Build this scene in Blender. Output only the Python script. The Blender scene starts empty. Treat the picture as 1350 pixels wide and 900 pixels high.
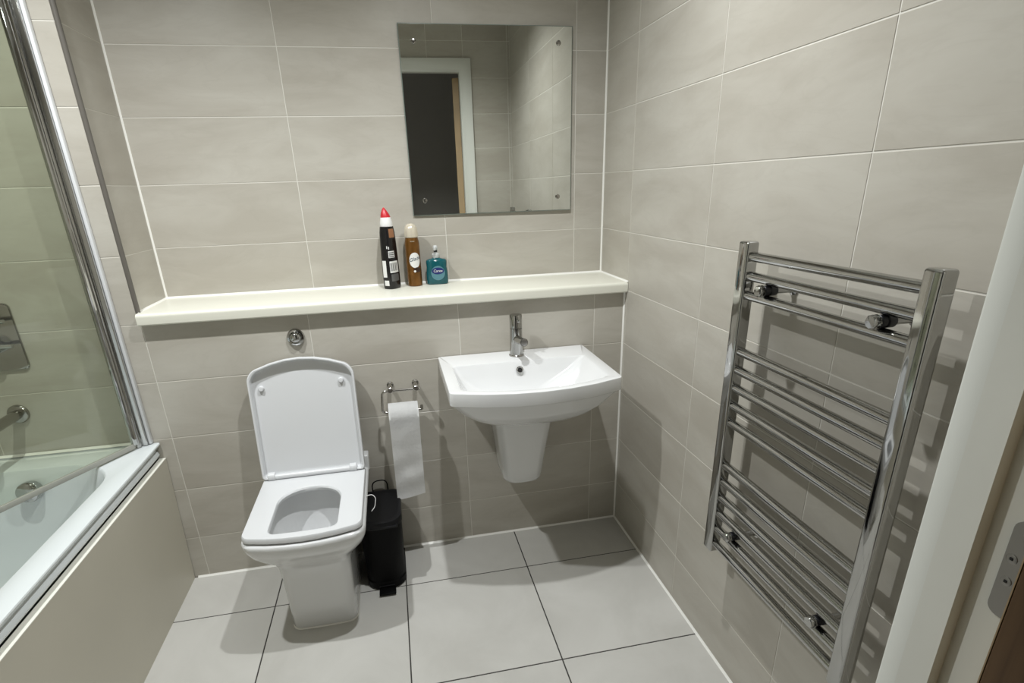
import bpy, bmesh, math, random
from mathutils import Vector, Matrix
random.seed(7)
SC = bpy.context.scene
COL = SC.collection
PI = math.pi

# ------------------------------------------------------------------ camera, light, exposure
cam_d = bpy.data.cameras.new('camera')
cam = bpy.data.objects.new('camera', cam_d); COL.objects.link(cam)
R_ = Vector((0.97858818, -0.20372519, -0.02934664))
U_ = Vector((0.10091164, 0.35060535, 0.93107074))
F_ = Vector((0.17939347, 0.91409624, -0.36365649))
m = Matrix((R_, U_, -F_)).transposed().to_4x4()
m.translation = (0.79248, -1.90224, 1.33512)
cam.matrix_world = m
cam_d.sensor_width = 36.0; cam_d.sensor_fit = 'HORIZONTAL'
cam_d.lens = 727.0037 / 1350 * 36.0
cam_d.shift_x = (675 - 669.307) / 1350
cam_d.shift_y = (528.8364 - 450) / 1350
cam_d.clip_start = 0.02
SC.camera = cam

wd = bpy.data.worlds.new('world'); SC.world = wd; wd.use_nodes = True
wd.node_tree.nodes['Background'].inputs[0].default_value = (1.0, 0.96, 0.90, 1)
wd.node_tree.nodes['Background'].inputs[1].default_value = 0.02

LAMP_Z = 2.345
LAMPS = [(0.08, -0.68), (1.00, -0.67)]
LAMP_W = 88.0
LAMP_COL = (0.975, 1.0, 1.01)

SC.view_settings.view_transform = 'Standard'
SC.view_settings.look = 'None'
SC.view_settings.gamma = 1.0
SC.view_settings.use_curve_mapping = False
SC.view_settings.exposure = 0.0

# ------------------------------------------------------------------ room measures
XR = 1.6167          # right wall
XL = -0.765          # left wall
D = 0.2497           # depth of the recess above the shelf
YF = -1.54           # inner face of the front wall (with the door)
ZC = 2.37            # ceiling
TW, TH, Z0 = 0.5, 0.2, 0.1705   # wall tile, first joint above floor

# ------------------------------------------------------------------ materials
def mat(name, color, rough=0.5, metal=0.0, spec=0.5, coat=0.0, bump=None, noise=None, sss=0):
    M = bpy.data.materials.new(name); M.use_nodes = True
    nt = M.node_tree; b = nt.nodes['Principled BSDF']
    b.inputs['Base Color'].default_value = (*color, 1)
    b.inputs['Roughness'].default_value = rough
    b.inputs['Metallic'].default_value = metal
    b.inputs['Specular IOR Level'].default_value = spec
    b.inputs['Coat Weight'].default_value = coat
    if coat: b.inputs['Coat Roughness'].default_value = 0.05
    tc = nt.nodes.new('ShaderNodeTexCoord')
    if noise:
        sc, amt = noise
        n = nt.nodes.new('ShaderNodeTexNoise'); n.inputs['Scale'].default_value = sc; n.inputs['Detail'].default_value = 4
        nt.links.new(tc.outputs['Object'], n.inputs['Vector'])
        mp = nt.nodes.new('ShaderNodeMapRange'); mp.inputs[1].default_value = .3; mp.inputs[2].default_value = .7
        mp.inputs[3].default_value = 1 - amt; mp.inputs[4].default_value = 1 + amt
        nt.links.new(n.outputs['Fac'], mp.inputs[0])
        hs = nt.nodes.new('ShaderNodeHueSaturation'); hs.inputs['Color'].default_value = (*color, 1)
        nt.links.new(mp.outputs[0], hs.inputs['Value']); nt.links.new(hs.outputs[0], b.inputs['Base Color'])
    if bump:
        sc, st = bump
        n = nt.nodes.new('ShaderNodeTexNoise'); n.inputs['Scale'].default_value = sc; n.inputs['Detail'].default_value = 3
        nt.links.new(tc.outputs['Object'], n.inputs['Vector'])
        bp = nt.nodes.new('ShaderNodeBump'); bp.inputs['Strength'].default_value = st; bp.inputs['Distance'].default_value = .002
        nt.links.new(n.outputs['Fac'], bp.inputs['Height']); nt.links.new(bp.outputs[0], b.inputs['Normal'])
    return M

def tile_mat(name, c_lo, c_hi, rough, veins=True, stretch=(1.2, 1.2, 4.0)):
    """stone-look porcelain: soft clouds and thin veins, different on every tile (Object Info random)"""
    M = bpy.data.materials.new(name); M.use_nodes = True
    nt = M.node_tree; N = nt.nodes; L = nt.links; b = N['Principled BSDF']
    tc = N.new('ShaderNodeTexCoord'); oi = N.new('ShaderNodeObjectInfo')
    mul = N.new('ShaderNodeMath'); mul.operation = 'MULTIPLY'; mul.inputs[1].default_value = 53.0
    L.new(oi.outputs['Random'], mul.inputs[0])
    cmb = N.new('ShaderNodeCombineXYZ')
    for i in range(3): L.new(mul.outputs[0], cmb.inputs[i])
    mp = N.new('ShaderNodeMapping'); mp.inputs['Scale'].default_value = stretch
    mp.inputs['Rotation'].default_value = (0.25, 0.25, 0.0)
    L.new(tc.outputs['Object'], mp.inputs['Vector']); L.new(cmb.outputs[0], mp.inputs['Location'])
    n1 = N.new('ShaderNodeTexNoise'); n1.inputs['Scale'].default_value = 2.2; n1.inputs['Detail'].default_value = 6
    n1.inputs['Roughness'].default_value = .6; n1.inputs['Distortion'].default_value = .6
    L.new(mp.outputs[0], n1.inputs['Vector'])
    rp = N.new('ShaderNodeValToRGB')
    rp.color_ramp.elements[0].position = .36; rp.color_ramp.elements[1].position = .66
    rp.color_ramp.elements[0].color = (*c_lo, 1); rp.color_ramp.elements[1].color = (*c_hi, 1)
    L.new(n1.outputs['Fac'], rp.inputs[0])
    out = rp.outputs[0]
    if veins:
        n2 = N.new('ShaderNodeTexNoise'); n2.inputs['Scale'].default_value = 3.0; n2.inputs['Detail'].default_value = 8
        n2.inputs['Distortion'].default_value = 1.4
        L.new(mp.outputs[0], n2.inputs['Vector'])
        s = N.new('ShaderNodeMath'); s.operation = 'SUBTRACT'; s.inputs[1].default_value = .5
        a = N.new('ShaderNodeMath'); a.operation = 'ABSOLUTE'
        L.new(n2.outputs['Fac'], s.inputs[0]); L.new(s.outputs[0], a.inputs[0])
        mr = N.new('ShaderNodeMapRange'); mr.inputs[1].default_value = 0; mr.inputs[2].default_value = .03
        mr.inputs[3].default_value = .08; mr.inputs[4].default_value = 0
        L.new(a.outputs[0], mr.inputs[0])
        mx = N.new('ShaderNodeMix'); mx.data_type = 'RGBA'
        L.new(mr.outputs[0], mx.inputs[0]); L.new(out, mx.inputs[6])
        mx.inputs[7].default_value = (c_lo[0]*.72, c_lo[1]*.70, c_lo[2]*.68, 1)
        out = mx.outputs[2]
    L.new(out, b.inputs['Base Color'])
    b.inputs['Roughness'].default_value = rough
    b.inputs['Specular IOR Level'].default_value = .4
    n3 = N.new('ShaderNodeTexNoise'); n3.inputs['Scale'].default_value = 60; n3.inputs['Detail'].default_value = 4
    L.new(tc.outputs['Object'], n3.inputs['Vector'])
    bp = N.new('ShaderNodeBump'); bp.inputs['Strength'].default_value = .12; bp.inputs['Distance'].default_value = .001
    L.new(n3.outputs['Fac'], bp.inputs['Height']); L.new(bp.outputs[0], b.inputs['Normal'])
    return M

M_TILE = tile_mat('wall_tile', (.428, .40, .345), (.50, .477, .42), .32)
M_FLOOR = tile_mat('floor_tile', (.50, .49, .455), (.57, .56, .525), .36, veins=False, stretch=(1.5, 1.5, 1.5))
M_GROUT = mat('wall_grout', (.68, .66, .60), .8)
M_FGROUT = mat('floor_grout', (.045, .042, .038), .9)
M_SIL = mat('silicone', (.86, .85, .80), .35)
M_WHITE = mat('ceiling_paint', (.86, .86, .84), .8)
M_CER = mat('ceramic', (.74, .745, .745), .12, spec=.5, coat=.4)
M_PLAST = mat('white_plastic', (.68, .69, .70), .28)
M_SHELF = mat('shelf_laminate', (.72, .71, .62), .32)
M_CHROME = mat('chrome', (.46, .46, .45), .06, metal=1)
M_CHROME_D = mat('chrome_satin', (.40, .385, .36), .18, metal=1)
M_STEEL = mat('steel', (.30, .29, .28), .38, metal=1, bump=(200, .1))
M_ALU = mat('aluminium', (.55, .55, .54), .16, metal=1)
M_MIRROR = mat('mirror_silver', (.80, .82, .79), .012, metal=1)
M_MEDGE = mat('mirror_edge', (.20, .24, .21), .2)
M_BLACK = mat('black_plastic', (.0025, .0025, .0027), .5, spec=.12)
M_BLACKLID = mat('black_lid_plastic', (.005, .005, .006), .4, spec=.3)
M_DARK = mat('dark_hole', (.01, .01, .01), .6)
M_ACR = mat('bath_acrylic', (.70, .74, .745), .12, coat=.3)
M_PANEL = mat('bath_panel', (.57, .54, .45), .45, noise=(3, .03))
M_PEDGE = mat('panel_edge', (.86, .85, .76), .4)
M_TRIMG = mat('tile_trim', (.12, .11, .095), .4)
M_PAINT = mat('cream_paint', (.66, .66, .60), .42, bump=(35, .08), noise=(6, .03))
M_PAINTW = mat('white_gloss', (.68, .69, .64), .32, bump=(30, .06))
M_SEAL = mat('smoke_seal', (.10, .085, .065), .7)
M_HALL = mat('hall_paint', (.55, .53, .50), .8)
M_HALLF = mat('hall_floor', (.30, .27, .24), .6)
M_PAPER = mat('tissue', (.84, .84, .83), .9, bump=(90, .5))
M_CARD = mat('cardboard', (.42, .33, .22), .9)
M_WATER = mat('water', (.42, .44, .45), .03, spec=.5)
M_RED = mat('red_cap', (.55, .02, .03), .35)
M_WCAP = mat('white_cap', (.82, .81, .80), .35)
M_BOTTLE = mat('black_bottle', (.008, .007, .008), .22)
M_LABW = mat('label_white', (.75, .75, .73), .4)
M_LABG = mat('label_grey', (.09, .09, .09), .45)
M_LABK = mat('label_black', (.01, .01, .012), .4)
M_TAN = mat('label_tan', (.33, .15, .07), .45)
M_CAN = mat('can_amber', (.17, .075, .016), .25, metal=.45, noise=(40, .25))
M_PEARL = mat('pearl_cap', (.66, .60, .48), .22, metal=.25)
M_NAVY = mat('label_navy', (.012, .02, .13), .4)
M_LTEAL = mat('label_teal', (.09, .22, .26), .4)
M_TEAL = mat('soap_teal', (.008, .085, .10), .10, spec=.5)
M_PUMP = mat('clear_pump', (.52, .54, .53), .2)
M_CRYS = mat('clear_plastic', (.70, .71, .70), .08, spec=.8)
M_BROWNLAB = mat('label_brown', (.03, .012, .006), .4)

def wood_mat():
    M = bpy.data.materials.new('door_veneer'); M.use_nodes = True
    nt = M.node_tree; b = nt.nodes['Principled BSDF']
    tc = nt.nodes.new('ShaderNodeTexCoord'); mp = nt.nodes.new('ShaderNodeMapping')
    mp.inputs['Scale'].default_value = (30, 30, 1.5)
    nt.links.new(tc.outputs['Object'], mp.inputs['Vector'])
    n = nt.nodes.new('ShaderNodeTexNoise'); n.inputs['Scale'].default_value = 2; n.inputs['Detail'].default_value = 8
    n.inputs['Distortion'].default_value = .8
    nt.links.new(mp.outputs[0], n.inputs['Vector'])
    r = nt.nodes.new('ShaderNodeValToRGB')
    r.color_ramp.elements[0].color = (.075, .04, .017, 1); r.color_ramp.elements[1].color = (.15, .085, .038, 1)
    r.color_ramp.elements[0].position = .3; r.color_ramp.elements[1].position = .7
    nt.links.new(n.outputs['Fac'], r.inputs[0]); nt.links.new(r.outputs[0], b.inputs['Base Color'])
    b.inputs['Roughness'].default_value = .45
    return M
M_WOOD = wood_mat()
M_LIP = mat('door_lipping', (.42, .30, .17), .5, noise=(8, .08))

def glass_mat(name, tint, refl=.06):
    """thin architectural glass: tinted see-through plus a Fresnel reflection"""
    M = bpy.data.materials.new(name); M.use_nodes = True
    nt = M.node_tree; N = nt.nodes; L = nt.links
    N.remove(N['Principled BSDF']); out = N['Material Output']
    t = N.new('ShaderNodeBsdfTransparent'); t.inputs[0].default_value = (*tint, 1)
    g = N.new('ShaderNodeBsdfGlossy'); g.inputs['Roughness'].default_value = .02
    lw = N.new('ShaderNodeLayerWeight'); lw.inputs['Blend'].default_value = .5
    pw = N.new('ShaderNodeMath'); pw.operation = 'POWER'; pw.inputs[1].default_value = 5
    fr = N.new('ShaderNodeMath'); fr.operation = 'MULTIPLY_ADD'; fr.inputs[1].default_value = .9; fr.inputs[2].default_value = .03
    L.new(lw.outputs['Facing'], pw.inputs[0]); L.new(pw.outputs[0], fr.inputs[0])
    mx = N.new('ShaderNodeMixShader')
    L.new(fr.outputs[0], mx.inputs[0]); L.new(t.outputs[0], mx.inputs[1]); L.new(g.outputs[0], mx.inputs[2])
    L.new(mx.outputs[0], out.inputs[0])
    return M
M_GLASS = glass_mat('shower_glass', (.915, .935, .89))

def emis(name, col, s):
    M = bpy.data.materials.new(name); M.use_nodes = True
    b = M.node_tree.nodes['Principled BSDF']
    b.inputs['Emission Color'].default_value = (*col, 1); b.inputs['Emission Strength'].default_value = s
    return M
M_LED = emis('lamp_lens', LAMP_COL, 30)

# ------------------------------------------------------------------ builders
ORG = {}    # world origin of each root, so parts are given in world metres
def tag(o, label=None, cat=None, group=None, kind=None):
    if label: o['label'] = label
    if cat: o['category'] = cat
    if group: o['group'] = group
    if kind: o['kind'] = kind
    return o

def thing(name, label, cat, loc, group=None):
    o = bpy.data.objects.new(name, None); COL.objects.link(o)
    o.empty_display_size = .05; o.location = loc
    ORG[o] = Vector(loc)
    return tag(o, label, cat, group)

def emit(name, bm, material, parent=None, origin=None, smooth=38, label=None):
    """link a bmesh given in world metres as ONE object"""
    org = ORG[parent] if parent is not None else Vector(origin or (0, 0, 0))
    for v in bm.verts: v.co -= org
    bmesh.ops.recalc_face_normals(bm, faces=bm.faces[:])
    me = bpy.data.meshes.new(name); bm.to_mesh(me); bm.free()
    if smooth:
        for p in me.polygons: p.use_smooth = True
        me.set_sharp_from_angle(angle=math.radians(smooth))
    me.materials.append(material)
    o = bpy.data.objects.new(name, me); COL.objects.link(o)
    if parent is not None: o.parent = parent
    else: o.location = org
    ORG[o] = org
    if label: o['label'] = label
    return o

def bbox(bm, x0, x1, y0, y1, z0, z1, bev=0, seg=2):
    r = bmesh.ops.create_cube(bm, size=1)
    vs = r['verts']
    for v in vs:
        v.co = Vector((x0 + (v.co.x + .5) * (x1 - x0), y0 + (v.co.y + .5) * (y1 - y0), z0 + (v.co.z + .5) * (z1 - z0)))
    if bev:
        es = list({e for v in vs for e in v.link_edges})
        bmesh.ops.bevel(bm, geom=es, offset=bev, segments=seg, affect='EDGES', profile=.5)
    return bm

def box(name, ext, material, parent=None, bev=0, seg=2, origin=None, label=None):
    return emit(name, bbox(bmesh.new(), *ext, bev=bev, seg=seg), material, parent, origin, label=label)

def bloft(bm, rings, cap0=True, cap1=True):
    vr = [[bm.verts.new(p) for p in r] for r in rings]
    n = len(vr[0])
    for a, b in zip(vr, vr[1:]):
        for i in range(n):
            j = (i + 1) % n
            bm.faces.new((a[i], a[j], b[j], b[i]))
    if cap0: bm.faces.new(vr[0][::-1])
    if cap1: bm.faces.new(vr[-1])
    return bm

def loft(name, rings, material, parent=None, cap0=True, cap1=True, origin=None, smooth=38, label=None):
    return emit(name, bloft(bmesh.new(), rings, cap0, cap1), material, parent, origin, smooth, label)

def blathe(bm, prof, c, axis='Z', n=32, frame=None):
    """prof: list of (radius, height along axis)"""
    c = Vector(c)
    if frame is None:
        ax = {'X': Vector((1, 0, 0)), 'Y': Vector((0, 1, 0)), 'Z': Vector((0, 0, 1))}[axis] if isinstance(axis, str) else Vector(axis).normalized()
    else: ax = frame
    a = ax.orthogonal().normalized(); b = ax.cross(a)
    rings = []
    for r, h in prof:
        r = max(r, 1e-5)
        rings.append([c + ax * h + (a * math.cos(t) + b * math.sin(t)) * r for t in [2 * PI * i / n for i in range(n)]])
    return bloft(bm, rings)

def lathe(name, prof, c, axis, material, parent=None, n=32, origin=None, label=None):
    return emit(name, blathe(bmesh.new(), prof, c, axis, n), material, parent, origin, label=label)

def btube(bm, pts, r, n=12):
    pts = [Vector(p) for p in pts]; rings = []
    t0 = (pts[1] - pts[0]).normalized(); a = t0.orthogonal().normalized()
    for i, p in enumerate(pts):
        t = ((pts[min(i + 1, len(pts) - 1)] - pts[max(i - 1, 0)])).normalized()
        a = (a - t * a.dot(t)).normalized(); b = t.cross(a)
        rr = r[i] if isinstance(r, (list, tuple)) else r
        rings.append([p + (a * math.cos(k) + b * math.sin(k)) * rr for k in [2 * PI * j / n for j in range(n)]])
    return bloft(bm, rings)

def tube(name, pts, r, material, parent=None, n=12, origin=None, label=None):
    return emit(name, btube(bmesh.new(), pts, r, n), material, parent, origin, label=label)

def bend(pts, rad, k=5):
    """round the inner corners of a polyline"""
    pts = [Vector(p) for p in pts]; out = [pts[0]]
    for a, b, c in zip(pts, pts[1:], pts[2:]):
        u = (a - b).normalized(); v = (c - b).normalized()
        r = min(rad, (a - b).length * .45, (c - b).length * .45)
        p0, p1 = b + u * r, b + v * r
        for i in range(k + 1):
            t = i / k
            out.append(p0 * (1 - t) ** 2 + b * 2 * t * (1 - t) + p1 * t * t)
    out.append(pts[-1]); return out

def rring(x0, x1, yb, yf, rb, rf, z, bulge=0.0, nc=7, ns=6):
    """plan outline: straight back edge at yb, front edge at yf (yf < yb) bulging forward by `bulge`"""
    pts = []
    def arc(cx, cy, r, a0, a1):
        for i in range(nc + 1):
            a = a0 + (a1 - a0) * i / nc
            pts.append([cx + r * math.cos(a), cy + r * math.sin(a)])
    def line(p, q):
        for i in range(1, ns): pts.append([p[0] + (q[0] - p[0]) * i / ns, p[1] + (q[1] - p[1]) * i / ns])
    arc(x1 - rb, yb - rb, rb, 0, PI / 2)
    line((x1 - rb, yb), (x0 + rb, yb))
    arc(x0 + rb, yb - rb, rb, PI / 2, PI)
    line((x0, yb - rb), (x0, yf + rf))
    arc(x0 + rf, yf + rf, rf, PI, 1.5 * PI)
    line((x0 + rf, yf), (x1 - rf, yf))
    arc(x1 - rf, yf + rf, rf, 1.5 * PI, 2 * PI)
    line((x1, yf + rf), (x1, yb - rb))
    cx = (x0 + x1) / 2; hw = (x1 - x0) / 2; out = []
    for x, y in pts:
        if bulge:
            w = max(0., min(1., (yb - y) / (yb - yf))) ** 3
            y -= bulge * w * (1 - ((x - cx) / hw) ** 2)
        out.append(Vector((x, y, z)))
    return out

def text_mesh(name, body, size, loc, rot, material, parent, depth=.0003, shear=0.0):
    cu = bpy.data.curves.new(name, 'FONT'); cu.body = body; cu.size = size; cu.extrude = depth
    cu.align_x = 'CENTER'; cu.align_y = 'CENTER'; cu.shear = shear
    t = bpy.data.objects.new(name + '_tmp', cu); COL.objects.link(t)
    dg = bpy.context.evaluated_depsgraph_get()
    me = bpy.data.meshes.new_from_object(t.evaluated_get(dg))
    bpy.data.objects.remove(t); bpy.data.curves.remove(cu)
    Mx = Matrix.Translation(Vector(loc) - ORG[parent]) @ rot.to_4x4()
    me.transform(Mx); me.materials.clear(); me.materials.append(material); me.name = name
    o = bpy.data.objects.new(name, me); COL.objects.link(o); o.parent = parent; ORG[o] = ORG[parent]
    return o

# ------------------------------------------------------------------ setting: walls with their tiles
TILE_CACHE = {}
def tile_mesh(w, h, t, kind, material):
    """a tile lying in local XZ (face towards -Y), arris edges, centre at origin"""
    key = (round(w, 4), round(h, 4), kind)
    if key in TILE_CACHE: return TILE_CACHE[key]
    a, b, c = w / 2, h / 2, .0006
    vs = [(-a, t, -b), (a, t, -b), (a, t, b), (-a, t, b),
          (-a, c, -b), (a, c, -b), (a, c, b), (-a, c, b),
          (-a + c, 0, -b + c), (a - c, 0, -b + c), (a - c, 0, b - c), (-a + c, 0, b - c)]
    fs = [(8, 9, 10, 11), (0, 3, 2, 1)]
    for k in (0, 4):
        for i in range(4):
            j = (i + 1) % 4; fs.append((k + i, k + j, k + 4 + j, k + 4 + i))
    me = bpy.data.meshes.new('tile'); me.from_pydata(vs, [], fs); me.materials.append(material); me.update()
    TILE_CACHE[key] = me
    return me

def lay_tiles(parent, plane, u_cuts, v_cuts, rects, gap=.0028, kind='wall', material=None):
    """plane(u, v) -> (world point on the tile face, rotation matrix); u_cuts / v_cuts are joint positions;
    rects (u0,u1,v0,v1) bound the tiled areas"""
    material = material or M_TILE
    for (u0, u1, v0, v1) in rects:
        us = [u0] + [u for u in sorted(u_cuts) if u0 + .012 < u < u1 - .012] + [u1]
        vs = [v0] + [v for v in sorted(v_cuts) if v0 + .012 < v < v1 - .012] + [v1]
        for a, b in zip(us, us[1:]):
            for c, d in zip(vs, vs[1:]):
                w, h = b - a - gap, d - c - gap
                if w < .01 or h < .01: continue
                p, rot = plane((a + b) / 2, (c + d) / 2)
                # tiny setting unevenness of each tile
                p = Vector(p)
                o = bpy.data.objects.new('tile', tile_mesh(w, h, .007, kind, material)); COL.objects.link(o)
                o.parent = parent
                o.location = p - ORG[parent]
                o.rotation_euler = rot

def structure(o): o['kind'] = 'structure'; return o
VC = [Z0 + TH * i for i in range(0, 12)]
G = .0010     # joint depth

# back wall: boxed-out lower part, full-height pier over the bath end, recess above the shelf
bm = bmesh.new()
bbox(bm, XL - .1, XR + .1, G, .36, -.1, .962)
bbox(bm, -.12, XR + .1, D + G, .36, .962, ZC + .1)
bbox(bm, XL - .1, -G, G, .36, .962, ZC + .1)
wall_back = structure(emit('wall_back', bm, M_GROUT, smooth=0))
wall_back['label'] = 'tiled wall with a boxed-out lower half and recess above the shelf'
face_y = lambda yy: (lambda u, v: ((u, yy, v), (0, 0, 0)))
face_r = lambda xx: (lambda u, v: ((xx, u, v), (0, 0, -PI / 2)))     # faces -x
face_l = lambda xx: (lambda u, v: ((xx, u, v), (0, 0, PI / 2)))      # faces +x
face_f = lambda yy: (lambda u, v: ((u, yy, v), (0, 0, PI)))          # faces +y
UB = [-.5, 0, .5, 1.0, 1.5]
lay_tiles(wall_back, face_y(0), UB, VC, [(0, XR, 0, .962), (XL, 0, .0, .962), (XL, -.005, .962, ZC)])
lay_tiles(wall_back, face_y(D), UB, VC, [(0, XR, 1.0, ZC)])
lay_tiles(wall_back, face_l(0), [], VC, [(.009, D, 1.0, ZC)])

wall_right = structure(emit('wall_right', bbox(bmesh.new(), XR + G, XR + .12, YF - .12, D + .1, -.1, ZC + .1), M_GROUT, smooth=0))
wall_right['label'] = 'tiled wall behind the chrome towel rail'
VR = [-.0167 - TW * i for i in range(0, 4)]
lay_tiles(wall_right, face_r(XR), VR, VC, [(-.0167, D, 1.0, ZC), (YF, -.0167, .9705, ZC), (YF, 0, 0, .9705)])

wall_left = structure(emit('wall_left', bbox(bmesh.new(), XL - .12, XL - G, YF - .12, .1, -.1, ZC + .1), M_GROUT, smooth=0))
wall_left['label'] = 'tiled wall along the far side of the bath'
lay_tiles(wall_left, face_l(XL), [-.25 - TW * i for i in range(4)], VC, [(YF, 0, .5705, ZC)])

# front wall with the doorway
DX0, DX1, DZ = .40, 1.29, 2.0       # clear opening between linings
LIN = .032
YH = -1.64                           # hall face of that wall
bm = bmesh.new()
bbox(bm, XL - .1, DX0 - LIN, YH, YF - G, -.1, ZC + .1)
bbox(bm, DX1 + LIN, XR + .1, YH, YF - G, -.1, ZC + .1)
bbox(bm, DX0 - LIN, DX1 + LIN, YH, YF - G, DZ + LIN, ZC + .1)
wall_front = structure(emit('wall_front', bm, M_GROUT, smooth=0))
wall_front['label'] = 'tiled wall with the doorway, opposite the mirror'
lay_tiles(wall_front, face_f(YF), [-.4, .1, .6, 1.1, 1.6], VC,
          [(XL, DX0 - LIN, 0, ZC), (DX1 + LIN, XR, 0, ZC), (DX0 - LIN, DX1 + LIN, DZ + LIN, ZC)])

# floor
floor = structure(emit('floor', bbox(bmesh.new(), XL - .1, XR + .1, YF - .1, .1, -.1, -G), M_FGROUT, smooth=0))
floor['label'] = 'pale grey square floor tiles with dark joints'
flat = lambda u, v: ((u, v, 0), (-PI / 2, 0, 0))
lay_tiles(floor, flat, [.2745 + .45 * i for i in range(-2, 4)], [-.2368 - .45 * i for i in range(4)],
          [(XL, XR, YF - .09, 0)], gap=.004, kind='floor', material=M_FLOOR)

ceiling = structure(emit('ceiling', bbox(bmesh.new(), XL - .1, XR + .1, YF - .05, .36, ZC, ZC + .1), M_WHITE, smooth=0))

# hall behind the camera
def hallbox(name, ext, material): 
    return structure(emit(name, bbox(bmesh.new(), *ext), material, smooth=0))
hallbox('floor_hall', (-1.2, 2.6, -3.2, YF - .09, -.1, -.002), M_HALLF)
hallbox('ceiling_hall', (-1.2, 2.6, -3.2, YF - .05, ZC, ZC + .1), M_HALL)
hallbox('wall_hall_back', (-1.2, 2.6, -3.3, -3.2, -.1, ZC + .1), M_HALL)
hallbox('wall_hall_left', (-1.3, -1.2, -3.3, YH, -.1, ZC + .1), M_HALL)
hallbox('wall_hall_right', (2.6, 2.7, -3.3, YH, -.1, ZC + .1), M_HALL)
hallbox('wall_hall_side', (XR + .1, 2.6, YH - .01, YF, -.1, ZC + .1), M_HALL)
hallbox('wall_hall_end', (-1.2, XL - .1, YH - .01, YF, -.1, ZC + .1), M_HALL)

# silicone beads and trims
TRN = [0]
def trim(bm, material, label):
    TRN[0] += 1
    o = structure(emit('trim_%d' % TRN[0], bm, material)); o['label'] = label; return o
def bead(p, q, a, b, s=.005):
    """triangular bead in the corner line p-q, legs along a and b"""
    p, q, a, b = (Vector(t) for t in (p, q, a, b))
    bm = bmesh.new()
    rings = [[c, c + a * s, c + (a + b) * s * .42, c + b * s] for c in (p, q)]
    return bloft(bm, rings)
trim(bead((XR, D, 1.0), (XR, D, ZC), (-1, 0, 0), (0, -1, 0)), M_SIL, 'white silicone bead in the corner beside the mirror')
trim(bead((0, D, 1.0), (0, D, ZC), (1, 0, 0), (0, -1, 0)), M_SIL, 'white silicone bead in the recess corner over the bath')
trim(bead((XR, 0, 0), (XR, 0, .962), (-1, 0, 0), (0, -1, 0)), M_SIL, 'white silicone bead in the corner beside the basin')
trim(bead((-.04, 0, 0), (XR, 0, 0), (0, -1, 0), (0, 0, 1), .006), M_SIL, 'white silicone bead between floor and boxed-out wall')
trim(bead((XR, 0, 0), (XR, YF, 0), (-1, 0, 0), (0, 0, 1), .006), M_SIL, 'white silicone bead along the floor under the towel rail')
trim(bead((0, D, 1.0), (XR, D, 1.0), (0, -1, 0), (0, 0, 1), .006), M_SIL, 'white silicone bead along the back of the shelf')
trim(bead((XR, D, 1.0), (XR, -.026, 1.0), (-1, 0, 0), (0, 0, 1), .005), M_SIL, 'white silicone bead at the shelf end by the towel rail wall')
trim(bead((0, D, 1.0), (0, 0, 1.0), (1, 0, 0), (0, 0, 1), .005), M_SIL, 'white silicone bead at the shelf end by the bath')
trim(bead((XL, 0, .563), (-.06, 0, .563), (0, -1, 0), (0, 0, 1), .007), M_SIL, 'white silicone bead between bath rim and tiled wall')
# dark quadrant trim on the outer arris of the recess
trim(blathe(bmesh.new(), [(.0075, 0), (.0075, ZC - .985)], (-.0015, .0065, .985), 'Z', 16), M_TRIMG, 'dark grey quadrant tile trim on the recess edge')

# door lining, architraves, door leaf
YL0, YL1 = -1.645, YF                # lining depth
bm = bmesh.new()
ST, SD = .013, .571 - .54            # stop projection, bathroom-side depth of the stop
XS = DX1 + ST
bbox(bm, DX1, DX1 + LIN, YF - .031, YF, 0, DZ + LIN)
bbox(bm, XS, DX1 + LIN, YL0, YF - .031, 0, DZ + LIN)
bbox(bm, DX0 - LIN, DX0, YF - .031, YF, 0, DZ + LIN)
bbox(bm, DX0 - LIN, DX0 - ST, YL0, YF - .031, 0, DZ + LIN)
bbox(bm, DX0, DX1, YF - .031, YF, DZ, DZ + LIN)
bbox(bm, DX0 - ST, XS, YL0, YF - .031, DZ + ST, DZ + LIN)
trim(bm, M_PAINT, 'cream painted door lining with rebate')
def arch_prof(d):   # (offset outward from the opening, projection from wall)
    return [(.0, 0), (.0, .018), (.0015, .021), (.005, .022), (.009, .020), (.012, .0185), (.018, .0185), (.024, .021), (.070, .0225), (.075, .020), (.076, 0)]
bm = bmesh.new()
rings = []
for o_, pj in arch_prof(0):
    o2 = o_ + .0002
    rings.append([Vector((DX1 + o2, YF + pj, 0)), Vector((DX1 + o2, YF + pj, DZ + o2)), Vector((DX0 - o2, YF + pj, DZ + o2)), Vector((DX0 - o2, YF + pj, 0))])
n = len(rings); vv = [[bm.verts.new(p) for p in r] for r in rings]
for a, b in zip(vv, vv[1:]):
    for i in range(3): bm.faces.new((a[i], a[i + 1], b[i + 1], b[i]))
for i in range(3): bm.faces.new((vv[-1][i], vv[-1][i + 1], vv[0][i + 1], vv[0][i]))
bm.faces.new([v[0] for v in vv]); bm.faces.new([v[3] for v in vv][::-1])
trim(bm, M_PAINTW, 'white moulded architrave around the doorway, bathroom side')

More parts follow.
